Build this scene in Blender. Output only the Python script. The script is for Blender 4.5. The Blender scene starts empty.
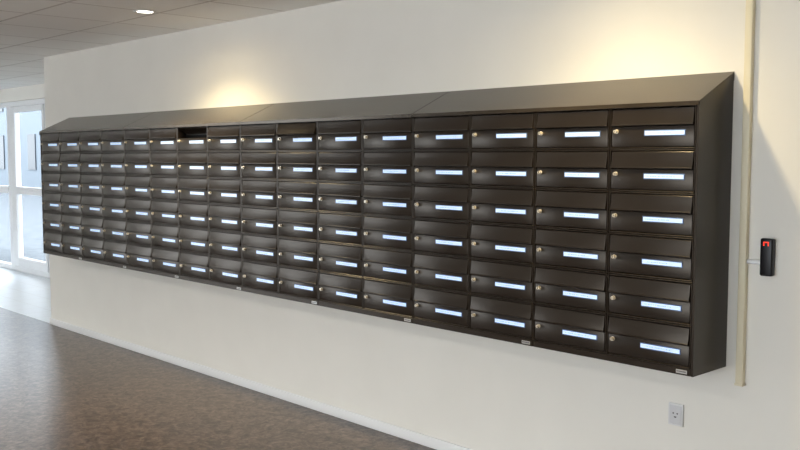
import bpy, bmesh, math, random
from mathutils import Vector, Matrix
random.seed(4)
scene=bpy.context.scene
COL=scene.collection
scene.view_settings.view_transform='Standard'

# ---------------------------------------------------------------- materials
def mat(name, base=(.5,.5,.5), rough=.5, metal=0., emit=None, es=0., spec=.5, coat=0., tint=None):
    m=bpy.data.materials.new(name); m.use_nodes=True
    b=m.node_tree.nodes['Principled BSDF']
    b.inputs['Base Color'].default_value=(*base,1)
    b.inputs['Roughness'].default_value=rough
    b.inputs['Metallic'].default_value=metal
    b.inputs['Specular IOR Level'].default_value=spec
    b.inputs['Coat Weight'].default_value=coat
    if tint: b.inputs['Specular Tint'].default_value=(*tint,1)
    if emit:
        b.inputs['Emission Color'].default_value=(*emit,1); b.inputs['Emission Strength'].default_value=es
    return m
def N(m,t,**kw):
    n=m.node_tree.nodes.new(t)
    for k,v in kw.items(): setattr(n,k,v)
    return n
def L(m,a,b): m.node_tree.links.new(a,b)
def bsdf(m): return m.node_tree.nodes['Principled BSDF']
def noise_color(m,c1,c2,scale,detail=4,lo=.35,hi=.65,bump=0.,bscale=None):
    tc=N(m,'ShaderNodeTexCoord'); n=N(m,'ShaderNodeTexNoise')
    n.inputs['Scale'].default_value=scale; n.inputs['Detail'].default_value=detail
    L(m,tc.outputs['Object'],n.inputs['Vector'])
    r=N(m,'ShaderNodeValToRGB'); r.color_ramp.elements[0].position=lo; r.color_ramp.elements[1].position=hi
    r.color_ramp.elements[0].color=(*c1,1); r.color_ramp.elements[1].color=(*c2,1)
    L(m,n.outputs['Fac'],r.inputs['Fac']); L(m,r.outputs['Color'],bsdf(m).inputs['Base Color'])
    if bump:
        n2=N(m,'ShaderNodeTexNoise'); n2.inputs['Scale'].default_value=bscale or scale
        L(m,tc.outputs['Object'],n2.inputs['Vector'])
        b=N(m,'ShaderNodeBump'); b.inputs['Strength'].default_value=bump; b.inputs['Distance'].default_value=.002
        L(m,n2.outputs['Fac'],b.inputs['Height']); L(m,b.outputs['Normal'],bsdf(m).inputs['Normal'])
    return r

M_wall=mat('wall_paint',rough=.85,spec=.2)
noise_color(M_wall,(.835,.812,.745),(.855,.832,.765),3)
M_wallr=mat('warm_beige_wall_paint',(.60,.46,.26),.85)
M_base=mat('baseboard_paint',(.88,.88,.87),.5)
M_trim=mat('white_frame_paint',(.90,.91,.92),.4)
M_steel=mat('powder_coat_anthracite',rough=.30,spec=.5,tint=(1.,.88,.75))
noise_color(M_steel,(.0145,.0110,.0088),(.0175,.0135,.0108),8)
M_roof=mat('roof_anthracite_painted_sheen',rough=.24,spec=.65,tint=(1.,.86,.70))
noise_color(M_roof,(.020,.0155,.0105),(.040,.031,.022),2.2)  # blotchy brown tones painted in to imitate uneven reflections on the hood
M_dark=mat('box_interior',(.004,.004,.004),.7,spec=.2)
M_label=mat('label_paper_glow',(.62,.76,1.0),.3,emit=(.50,.72,1.0),es=.50)  # emission added so the strips look brightly lit; they are no light source
M_ink=mat('label_ink_glow',(.36,.50,.80),.4,emit=(.40,.58,.90),es=.32)  # print carries the same added glow, slightly dimmer
M_holder=mat('label_holder_plastic',(.12,.18,.32),.15,coat=.3)
M_lock=mat('lock_nickel',(.95,.86,.70),.26,metal=.45)
M_slot=mat('key_slot',(.01,.01,.01),.5)
M_badge=mat('badge_silver',(.6,.6,.6),.3,metal=.6)
M_badgeink=mat('badge_ink',(.08,.08,.08),.5)
M_trunk=mat('cream_conduit',(.78,.71,.52),.45)
M_black=mat('reader_black_plastic',(.006,.006,.008),.3,spec=.3)
M_red=mat('reader_led',(.5,.02,.0),.4,emit=(1.,.03,.01),es=1.3)
M_socket=mat('socket_plastic',(.76,.76,.76),.3)
M_socket2=mat('socket_insert',(.66,.66,.67),.3)
M_pin=mat('socket_pin_hole',(.07,.07,.07),.5)
M_lampring=mat('downlight_ring',(.75,.75,.75),.3)
M_lamp=mat('downlight_lens',(1,1,1),.3,emit=(1.,.95,.82),es=9.)
M_glass=bpy.data.materials.new('window_glass'); M_glass.use_nodes=True
b=bsdf(M_glass); b.inputs['Transmission Weight'].default_value=1; b.inputs['Roughness'].default_value=0; b.inputs['IOR'].default_value=1.02; b.inputs['Base Color'].default_value=(.95,.98,1,1)

# floor: mottled brown linoleum
M_floor=mat('brown_marbled_floor',rough=.28,spec=.45)
m=M_floor; tc=N(m,'ShaderNodeTexCoord')
n1=N(m,'ShaderNodeTexNoise'); n1.inputs['Scale'].default_value=15; n1.inputs['Detail'].default_value=8; n1.inputs['Roughness'].default_value=.78; n1.inputs['Distortion'].default_value=1.2
n2=N(m,'ShaderNodeTexVoronoi'); n2.inputs['Scale'].default_value=55
L(m,tc.outputs['Object'],n1.inputs['Vector']); L(m,tc.outputs['Object'],n2.inputs['Vector'])
r=N(m,'ShaderNodeValToRGB'); e=r.color_ramp.elements; e[0].position=.38; e[0].color=(.044,.029,.022,1); e[1].position=.62; e[1].color=(.225,.165,.130,1)
L(m,n1.outputs['Fac'],r.inputs['Fac'])
mx=N(m,'ShaderNodeMixRGB',blend_type='MULTIPLY'); mx.inputs['Fac'].default_value=.6
L(m,r.outputs['Color'],mx.inputs['Color1'])
hs=N(m,'ShaderNodeSeparateColor'); L(m,n2.outputs['Color'],hs.inputs['Color'])
r2=N(m,'ShaderNodeValToRGB'); r2.color_ramp.elements[0].color=(.28,.24,.22,1); r2.color_ramp.elements[1].color=(1.,1.,1.,1)
L(m,hs.outputs['Red'],r2.inputs['Fac']); L(m,r2.outputs['Color'],mx.inputs['Color2'])
L(m,mx.outputs['Color'],bsdf(m).inputs['Base Color'])
M_tile=mat('pale_tile_floor',rough=.3)
m=M_tile; tc=N(m,'ShaderNodeTexCoord'); bt=N(m,'ShaderNodeTexBrick'); bt.offset=0
bt.inputs['Scale'].default_value=1; bt.inputs['Brick Width'].default_value=.3; bt.inputs['Row Height'].default_value=.3; bt.inputs['Mortar Size'].default_value=.004
bt.inputs['Color1'].default_value=(.84,.89,.93,1); bt.inputs['Color2'].default_value=(.81,.86,.91,1); bt.inputs['Mortar'].default_value=(.66,.68,.70,1)
L(m,tc.outputs['Object'],bt.inputs['Vector']); L(m,bt.outputs['Color'],bsdf(m).inputs['Base Color'])
# ceiling tiles
M_ceil=mat('suspended_ceiling_tiles',rough=.8,spec=.2)
m=M_ceil; tc=N(m,'ShaderNodeTexCoord'); bt=N(m,'ShaderNodeTexBrick'); bt.offset=0
bt.inputs['Scale'].default_value=1; bt.inputs['Brick Width'].default_value=.6; bt.inputs['Row Height'].default_value=.6
bt.inputs['Mortar Size'].default_value=.010; bt.inputs['Mortar Smooth'].default_value=.0
bt.inputs['Color1'].default_value=(.97,.965,.945,1); bt.inputs['Color2'].default_value=(.93,.925,.905,1); bt.inputs['Mortar'].default_value=(.70,.68,.66,1)
mp=N(m,'ShaderNodeMapping'); mp.inputs['Location'].default_value=(.0,-.05,0)
L(m,tc.outputs['Object'],mp.inputs['Vector']); L(m,mp.outputs['Vector'],bt.inputs['Vector'])
L(m,bt.outputs['Color'],bsdf(m).inputs['Base Color'])
bp=N(m,'ShaderNodeBump'); bp.inputs['Distance'].default_value=.004; bp.inputs['Strength'].default_value=.25
L(m,bt.outputs['Fac'],bp.inputs['Height']); L(m,bp.outputs['Normal'],bsdf(m).inputs['Normal'])

# ---------------------------------------------------------------- mesh helpers
def new_obj(name,me,parent=None,loc=(0,0,0)):
    o=bpy.data.objects.new(name,me); COL.objects.link(o); o.location=loc
    if parent is not None: o.parent=parent
    return o
def add_box(bm,lo,hi,bev=0.,mi=0,seg=2):
    g=bmesh.ops.create_cube(bm,size=1)
    vs=g['verts']; lo=Vector(lo); hi=Vector(hi); c=(lo+hi)/2; s=hi-lo
    for v in vs: v.co=Vector((v.co.x*s.x,v.co.y*s.y,v.co.z*s.z))+c
    fs=set(f for v in vs for f in v.link_faces)
    for f in fs: f.material_index=mi
    if bev>0:
        es=list(set(e for v in vs for e in v.link_edges))
        bmesh.ops.bevel(bm,geom=es,offset=bev,segments=seg,profile=.5,affect='EDGES',material=mi)
def add_cyl(bm,c,r,h,axis='Z',seg=24,mi=0,r2=None):
    rot={'Z':Matrix(),'Y':Matrix.Rotation(math.radians(90),4,'X'),'X':Matrix.Rotation(math.radians(90),4,'Y')}[axis]
    g=bmesh.ops.create_cone(bm,cap_ends=True,segments=seg,radius1=r,radius2=r if r2 is None else r2,depth=h,matrix=Matrix.Translation(c)@rot)
    for f in set(f for v in g['verts'] for f in v.link_faces): f.material_index=mi
def finish(bm,name,mats,smooth=30):
    bmesh.ops.recalc_face_normals(bm,faces=bm.faces[:])
    me=bpy.data.meshes.new(name); bm.to_mesh(me); bm.free()
    for m in mats: me.materials.append(m)
    if smooth:
        for p in me.polygons: p.use_smooth=True
        try: me.set_sharp_from_angle(angle=math.radians(smooth))
        except Exception: pass
    return me
def box_mesh(name,lo,hi,m,bev=0.):
    bm=bmesh.new(); add_box(bm,lo,hi,bev); return finish(bm,name,[m])
def empty(name,loc,label,cat,group=None):
    o=bpy.data.objects.new(name,None); COL.objects.link(o); o.location=loc; o.empty_display_size=.05
    o['label']=label; o['category']=cat
    if group: o['group']=group
    return o
def struct(name,lo,hi,m,bev=0.,label=None):
    o=new_obj(name,box_mesh(name,lo,hi,m,bev)); o['kind']='structure'
    if label: o['label']=label
    return o

# ---------------------------------------------------------------- room
CZ=2.507; WL=-6.776; YW=1.28; XR=4.6
struct('wall_back',(WL,0,0),(XR,.14,CZ),M_wall)
struct('wall_recess',(WL,.14,0),(WL+.14,YW,CZ),M_wall)
struct('wall_front',(-9.5,-7.2,0),(-2.4,-7.0,CZ),M_wall)
struct('wall_front.001',(2.8,-7.2,0),(XR,-7.0,CZ),M_wallr)
struct('wall_left',(-14.7,-7.2,0),(-14.5,YW+.2,CZ),M_wall)
struct('wall_right',(XR,-7.2,0),(XR+.15,.14,CZ),M_wallr)
struct('floor',(-14.5,-8,-.1),(XR,0,0),M_floor)
struct('floor.001',(-14.5,0.0,-.1),(WL,YW+.2,0),M_tile)
struct('ceiling',(-14.5,-8,CZ),(XR,YW+.2,CZ+.1),M_ceil)
struct('baseboard_back',(WL-.012,-.014,0),(XR,-.0005,.06),M_base,.003)
# window wall with openings
ZT=2.33
bm=bmesh.new()
add_box(bm,(-14.5,YW,ZT),(WL+.14,YW+.2,CZ))
add_box(bm,(-9.90,YW,0),(WL+.14,YW+.2,ZT))
add_box(bm,(-14.5,YW,0),(-13.0,YW+.2,ZT))
o=new_obj('wall_window_side',finish(bm,'wall_window_side',[M_wall])); o['kind']='structure'
def window(name,x0,x1,leaf):
    bm=bmesh.new(); y0,y1=YW+.02,YW+.10; f=.07
    add_box(bm,(x0,y0,0.002),(x0+f,y1,ZT-.002),.004); add_box(bm,(x1-f,y0,0.002),(x1,y1,ZT-.002),.004)
    add_box(bm,(x0+f,y0,ZT-.07),(x1-f,y1,ZT-.002),.004); add_box(bm,(x0+f,y0,.002),(x1-f,y1,.07),.004)
    if leaf:
        a,b=x0+f+.006,x1-f-.006; g=.16
        add_box(bm,(a,y0-.015,.076),(a+g,y1-.02,ZT-.076),.004); add_box(bm,(b-.06,y0-.015,.076),(b,y1-.02,ZT-.076),.004)
        add_box(bm,(a+g,y0-.015,ZT-.15),(b-.06,y1-.02,ZT-.076),.004); add_box(bm,(a+g,y0-.015,.076),(b-.06,y1-.02,.20),.004)
        add_box(bm,(a+g,y0-.015,1.07),(b-.06,y1-.02,1.17),.004)
    else:
        add_box(bm,(x0+f,y0-.01,1.07),(x1-f,y1-.02,1.17),.004)
    o=new_obj(name,finish(bm,name,[M_trim])); o['kind']='structure'
    g=new_obj('glass',box_mesh('glass',(x0+f,YW+.05,.07),(x1-f,YW+.056,ZT-.07),M_glass),o)
window('window_1',-11.20,-9.90,True)
window('window_2',-13.0,-11.20,False)
# exterior
M_pave=mat('outdoor_paving',rough=.9,spec=.2); noise_color(M_pave,(.12,.135,.15),(.17,.185,.20),5)
struct('floor.002',(-60,YW+.2,-.12),(6,40,-.02),M_pave)
M_fac=mat('outdoor_facade',(.17,.20,.23),.7); M_facd=mat('outdoor_facade_glazing',(.025,.033,.042),.3)
bm=bmesh.new(); add_box(bm,(-50,14,-.02),(-8,18,9))  # facade building added outside to keep the bright sky out of the panes
for i in range(21):
    for k in range(3):
        x=-49+i*2; add_box(bm,(x,13.95,.9+k*2.9),(x+.9,14.02,2.6+k*2.9),0,1)
o=new_obj('outdoor_building',finish(bm,'outdoor_building',[M_fac,M_facd],0)); o['label']='pale blue-grey building facade seen through the glazing'; o['kind']='structure'

# ---------------------------------------------------------------- mailboxes
W=.3901; D=.2618; RH=.172; ZTOP=1.796; ZB=.7368; ZF=1.8037; ZR=1.9334
NC=16; NR=6
g=.0016
def body_mesh():
    bm=bmesh.new(); t=.0060
    x0,x1,z0,z1=g,W-g,.0008,RH-.0008; y0,y1=-.0055,D-.012
    add_box(bm,(x0,y1-.003,z0),(x1,y1,z1),0,1)
    for lo,hi in (((x0,y0,z0),(x0+t,y1-.003,z1)),((x1-t,y0,z0),(x1,y1-.003,z1)),((x0+t,y0,z0),(x1-t,y1-.003,z0+t)),((x0+t,y0,z1-t),(x1-t,y1-.003,z1))):
        add_box(bm,lo,hi,.0014,0,1)
    add_box(bm,(x0+t,.06,z0+t),(x1-t,.062,z1-t),0,1)
    return finish(bm,'body',[M_steel,M_dark],0)
def flap_mesh():
    bm=bmesh.new()
    prof=[(.004,.1635),(-.0022,.1627),(-.0042,.1600),(-.0048,.152),(-.0056,.140),(-.0070,.128),(-.0090,.116),(-.0110,.106),(-.0122,.1005),(-.0144,.0990),(-.0144,.0957),(-.0128,.0942),(-.006,.0937),(.004,.0937)]
    xs=[(.0100,0.),(.0105,.45),(.0125,.90),(.0158,1.)]
    xs=xs+[(W-x,s) for x,s in reversed(xs)]
    rings=[]
    for x,s in xs:
        ring=[bm.verts.new((x,(y*s if y<0 else y),z)) for y,z in prof]+[bm.verts.new((x,.006,.1635)) if False else bm.verts.new((x,.0055,.1635))]
        rings.append(ring)
    n=len(rings[0])
    for a,b in zip(rings,rings[1:]):
        for i in range(n):
            bm.faces.new((a[i],a[(i+1)%n],b[(i+1)%n],b[i]))
    bm.faces.new(rings[0]); bm.faces.new(rings[-1][::-1])
    return finish(bm,'mail_flap',[M_steel],22)
def door_mesh():
    bm=bmesh.new()
    add_box(bm,(.0100,-.0048,.0095),(W-.0100,.008,.0915),.0025,0,2)
    return finish(bm,'door',[M_steel],35)
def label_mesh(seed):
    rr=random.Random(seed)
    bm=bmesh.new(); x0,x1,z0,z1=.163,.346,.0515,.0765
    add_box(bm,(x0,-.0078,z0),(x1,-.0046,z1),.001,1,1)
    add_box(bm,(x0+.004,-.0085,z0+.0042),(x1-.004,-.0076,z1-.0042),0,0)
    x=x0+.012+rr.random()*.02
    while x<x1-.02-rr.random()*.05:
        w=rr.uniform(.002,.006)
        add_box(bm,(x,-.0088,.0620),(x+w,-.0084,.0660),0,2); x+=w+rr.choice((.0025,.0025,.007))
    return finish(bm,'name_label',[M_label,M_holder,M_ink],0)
def lock_mesh():
    bm=bmesh.new(); c=(.034,0,.072)
    add_cyl(bm,(c[0],-.0062,c[2]),.0092,.004,'Y',24,0)
    add_cyl(bm,(c[0],-.0125,c[2]),.0070,.014,'Y',24,0)
    add_box(bm,(c[0]-.0012,-.0202,c[2]-.0045),(c[0]+.0012,-.0192,c[2]+.0045),0,1)
    return finish(bm,'lock',[M_lock,M_slot],35)
ME={'body':body_mesh(),'mail_flap':flap_mesh(),'door':door_mesh(),'lock':lock_mesh()}
LABELS=[label_mesh(i) for i in range(9)]
GRP='mailboxes in the wall-mounted bank'
base_label='anthracite steel mailbox with drop flap, white name label and lock'
for c in range(NC):
    for r in range(NR):
        x=-(c+1)*W; z=ZTOP-(r+1)*RH
        lab=base_label
        openflap=(c==9 and r==0); lifted=(c==6 and r==0)
        if openflap: lab='anthracite steel mailbox with flap pushed in, slot showing black'
        elif lifted: lab='anthracite steel mailbox with its drop flap slightly ajar'
        elif r==0: lab='anthracite steel mailbox in the top row under sloped cover'
        elif r==NR-1: lab='anthracite steel mailbox in the bottom row above base rail'
        e=empty('mailbox',(x,-D,z),lab,'mailbox',GRP)
        bo=new_obj('body',ME['body'],e)
        fl=new_obj('mail_flap',ME['mail_flap'],e)
        if openflap:
            h=Vector((0,.004,.1635)); R=Matrix.Rotation(math.radians(62),4,'X'); fl.rotation_euler=(math.radians(62),0,0); fl.location=h-(R@h); fl.scale=(.94,1,1); fl.location.x=.012
        if lifted:
            h=Vector((0,.0,.1635)); R=Matrix.Rotation(math.radians(-9),4,'X'); fl.rotation_euler=(math.radians(-9),0,0); fl.location=h-(R@h)
        d=new_obj('door',ME['door'],e)
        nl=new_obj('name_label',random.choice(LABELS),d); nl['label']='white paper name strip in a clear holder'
        lk=new_obj('lock',ME['lock'],d); lk['label']='small nickel cylinder lock'

# housing: roof panels, end panels, base rail, badges
XL=-NC*W
H=empty('mailbox_housing',(XL/2,0,ZB),'dark sloped sheet-metal cover and end panels around mailbox bank','mailbox housing')
def child(name,me,label=None):
    o=new_obj(name,me,H,(-XL/2,0,-ZB))
    if label: o['label']=label
    return o
ov=.012
for k in range(4):
    xa=-(k+1)*4*W; xb=-k*4*W
    if k==3: xa-=.012
    if k==0: xb+=.012
    xa+=.003; xb-=(.003 if k else 0)
    bm=bmesh.new(); t=.003
    P=[(-.001,ZR),( -D-ov,ZF+.004),(-D-ov,ZF-.012),(-D-ov+t,ZF-.012),(-D-ov+t,ZF+.002),(-.001,ZR-t*1.2)]
    A=[bm.verts.new((xa,y,z)) for y,z in P]; B=[bm.verts.new((xb,y,z)) for y,z in P]
    n=len(P)
    for i in range(n): bm.faces.new((A[i],A[(i+1)%n],B[(i+1)%n],B[i]))
    bm.faces.new(A); bm.faces.new(B[::-1])
    child('roof_panel',finish(bm,'roof_panel',[M_roof],0),'sloped sheet-metal roof section')
for xa,xb in ((.0006,.010),(XL-.010,XL-.0006)):
    bm=bmesh.new()
    P=[(-.001,ZB),(-.001,ZR-.006),(-D-.006,ZF-.001),(-D-.006,ZB)]
    A=[bm.verts.new((xa,y,z)) for y,z in P]; B=[bm.verts.new((xb,y,z)) for y,z in P]
    for i in range(4): bm.faces.new((A[i],A[(i+1)%4],B[(i+1)%4],B[i]))
    bm.faces.new(A); bm.faces.new(B[::-1])
    s=.002 if xa>=0 else -.002
    xo=xb if xa>=0 else xa
    Q=[(-.001,ZR-.002),(-D-.012,ZF+.001),(-D-.012,ZF-.030),(-.001,ZR-.034)]
    A=[bm.verts.new((xo,y,z)) for y,z in Q]; B=[bm.verts.new((xo+s,y,z)) for y,z in Q]
    for i in range(4): bm.faces.new((A[i],A[(i+1)%4],B[(i+1)%4],B[i]))
    bm.faces.new(A); bm.faces.new(B[::-1])
    child('side_panel',finish(bm,'side_panel',[M_steel],0))
for k in range(8):
    xa=-(k+1)*2*W+.001; xb=-k*2*W-.001
    bm=bmesh.new(); add_box(bm,(xa,-D-.005,ZB),(xb,-.001,ZTOP-NR*RH-.0006),.0012,0,1)
    child('base_rail',finish(bm,'base_rail',[M_steel],0))
    bm=bmesh.new(); add_box(bm,(xb-.062,-D-.0068,ZB+.006),(xb-.014,-D-.0052,ZB+.021),.0006,0,1)
    for i in range(9):
        add_box(bm,(xb-.058+i*.0045,-D-.0071,ZB+.0115),(xb-.0552+i*.0045,-D-.0067,ZB+.0165),0,1)
    child('maker_badge',finish(bm,'maker_badge',[M_badge,M_badgeink],0),'small silver badge plate')
child('top_rail',box_mesh('top_rail',(XL,-D-.004,ZTOP+.0005),(0,-D+.010,ZF-.001),M_steel))
child('back_plate',box_mesh('back_plate',(XL,-.010,ZB+.03),(0,-.001,ZTOP),M_steel))

# ---------------------------------------------------------------- conduit on wall
e=empty('cable_conduit',(.078,0,.678),'cream vertical cable trunking fixed to wall beside mailboxes','cable trunking')
bm=bmesh.new(); add_box(bm,(-.016,-.026,0),(.015,0,CZ-.678),.004,0,3)
new_obj('trunking_cover',finish(bm,'trunking_cover',[M_trunk],40),e)
bm=bmesh.new(); add_box(bm,(-.018,-.028,-.006),(.017,0,.004),.002)
new_obj('end_cap',finish(bm,'end_cap',[M_trunk]),e)

# card reader
e=empty('card_reader',(.178,0,1.128),'black plastic access reader with red display on wall','card reader')
bm=bmesh.new(); add_box(bm,(-.025,-.034,0),(.025,-.006,.148),.007,0,4)
new_obj('reader_case',finish(bm,'reader_case',[M_black],40),e)
new_obj('mounting_plate',box_mesh('mounting_plate',(-.022,-.0065,.004),(.022,-.0005,.144),M_black),e)
bm=bmesh.new(); y0,y1=-.0352,-.0335; cx,cz,w,h,t=0,.127,.022,.016,.0040
for lo,hi in (((cx-w/2,y0,cz+h/2-t),(cx+w/2,y1,cz+h/2)),((cx-w/2,y0,cz-h/2),(cx-w/2+t,y1,cz+h/2-t)),((cx+w/2-t,y0,cz-h/2),(cx+w/2,y1,cz+h/2-t))):
    add_box(bm,lo,hi)
o=new_obj('led_display',finish(bm,'led_display',[M_red],0),e); o['label']='small glowing red squared digit'
bm=bmesh.new(); add_cyl(bm,(-.0530,-.014,.050),.009,.058,'X',20)
o=new_obj('cable_tube',finish(bm,'cable_tube',[M_trim]),e); o['label']='short white cable tube'

# socket
e=empty('wall_socket',(-.209,0,.444),'pale grey plastic power socket on wall below mailboxes','power socket')
bm=bmesh.new(); add_box(bm,(-.034,-.010,0),(.036,-.0005,.096),.003,0,2)
new_obj('cover_plate',finish(bm,'cover_plate',[M_socket],40),e)
bm=bmesh.new(); add_box(bm,(-.027,-.0120,.008),(.029,-.0098,.088),.0015,0,2)
for zz,xx in ((.054,-.0085),(.054,.0105)): add_cyl(bm,(xx,-.0122,zz),.0034,.001,'Y',16,1)
n=10
vs=[]
for i in range(n+1):
    a=math.pi+math.pi*i/n; vs.append((.001+.0065*math.cos(a),.041+.0065*math.sin(a)))
A=[bm.verts.new((x,-.0125,z)) for x,z in vs]; f=bm.faces.new(A); f.material_index=1
new_obj('socket_insert',finish(bm,'socket_insert',[M_socket2,M_pin],40),e)

# ---------------------------------------------------------------- downlights along the mailbox wall, plus an added fill row
def spot(x,y,power,size,col,blend):
    ld=bpy.data.lights.new('downlight_lamp','SPOT'); ld.energy=power; ld.color=col; ld.spot_size=math.radians(size); ld.spot_blend=blend; ld.shadow_soft_size=.05
    lo=bpy.data.objects.new('downlight_lamp',ld); COL.objects.link(lo); lo.location=(x,y,CZ-.012)
def downlight(x,y):
    e=empty('downlight',(x,y,CZ),'small round recessed warm-white ceiling downlight','ceiling light','downlights along the ceiling')
    bm=bmesh.new()
    pr=[(.050,-.004),(.054,-.007),(.066,-.006),(.070,-.0005),(.050,-.0005)]
    seg=40; rings=[]
    for i in range(seg):
        a=2*math.pi*i/seg; rings.append([bm.verts.new((rr*math.cos(a),rr*math.sin(a),zz)) for rr,zz in pr])
    for i in range(seg):
        A=rings[i];B=rings[(i+1)%seg]
        for j in range(5): bm.faces.new((A[j],A[(j+1)%5],B[(j+1)%5],B[j]))
    new_obj('trim_ring',finish(bm,'trim_ring',[M_lampring],40),e)
    bm=bmesh.new(); add_cyl(bm,(0,0,-.002),.0495,.003,'Z',40)
    new_obj('lamp_lens',finish(bm,'lamp_lens',[M_lamp],40),e)
WARM=(1.,.80,.45)
downlight(-3.597,-.651); spot(-3.597,-.651,135,130,WARM,.75); spot(-3.597,-.651,13,172,WARM,.5)
downlight(-.42,-.651); spot(-.42,-.651,80,132,WARM,.8); spot(-.42,-.651,24,172,WARM,.5)
for x in (-9.6,-6.6,-3.6,-1.4):  # unseen ceiling row, added as fill for the floor and lower wall
    downlight(x,-3.9); spot(x,-3.9,300,150,(1.,.98,.93),.75)

# ---------------------------------------------------------------- daylight
w=bpy.data.worlds.new('world'); scene.world=w; w.use_nodes=True
bg=w.node_tree.nodes['Background']; bg.inputs['Color'].default_value=(.88,.94,1.0,1); bg.inputs['Strength'].default_value=5.8

# ---------------------------------------------------------------- camera
cd=bpy.data.cameras.new('camera'); cam=bpy.data.objects.new('camera',cd); COL.objects.link(cam)
cam.location=(1.8001,-3.5203,1.6); cam.rotation_euler=(math.radians(90-4.34),0,math.radians(46.73))
cd.sensor_width=36; cd.lens=920.36*36/800; cd.clip_start=.05; cd.clip_end=200
scene.camera=cam
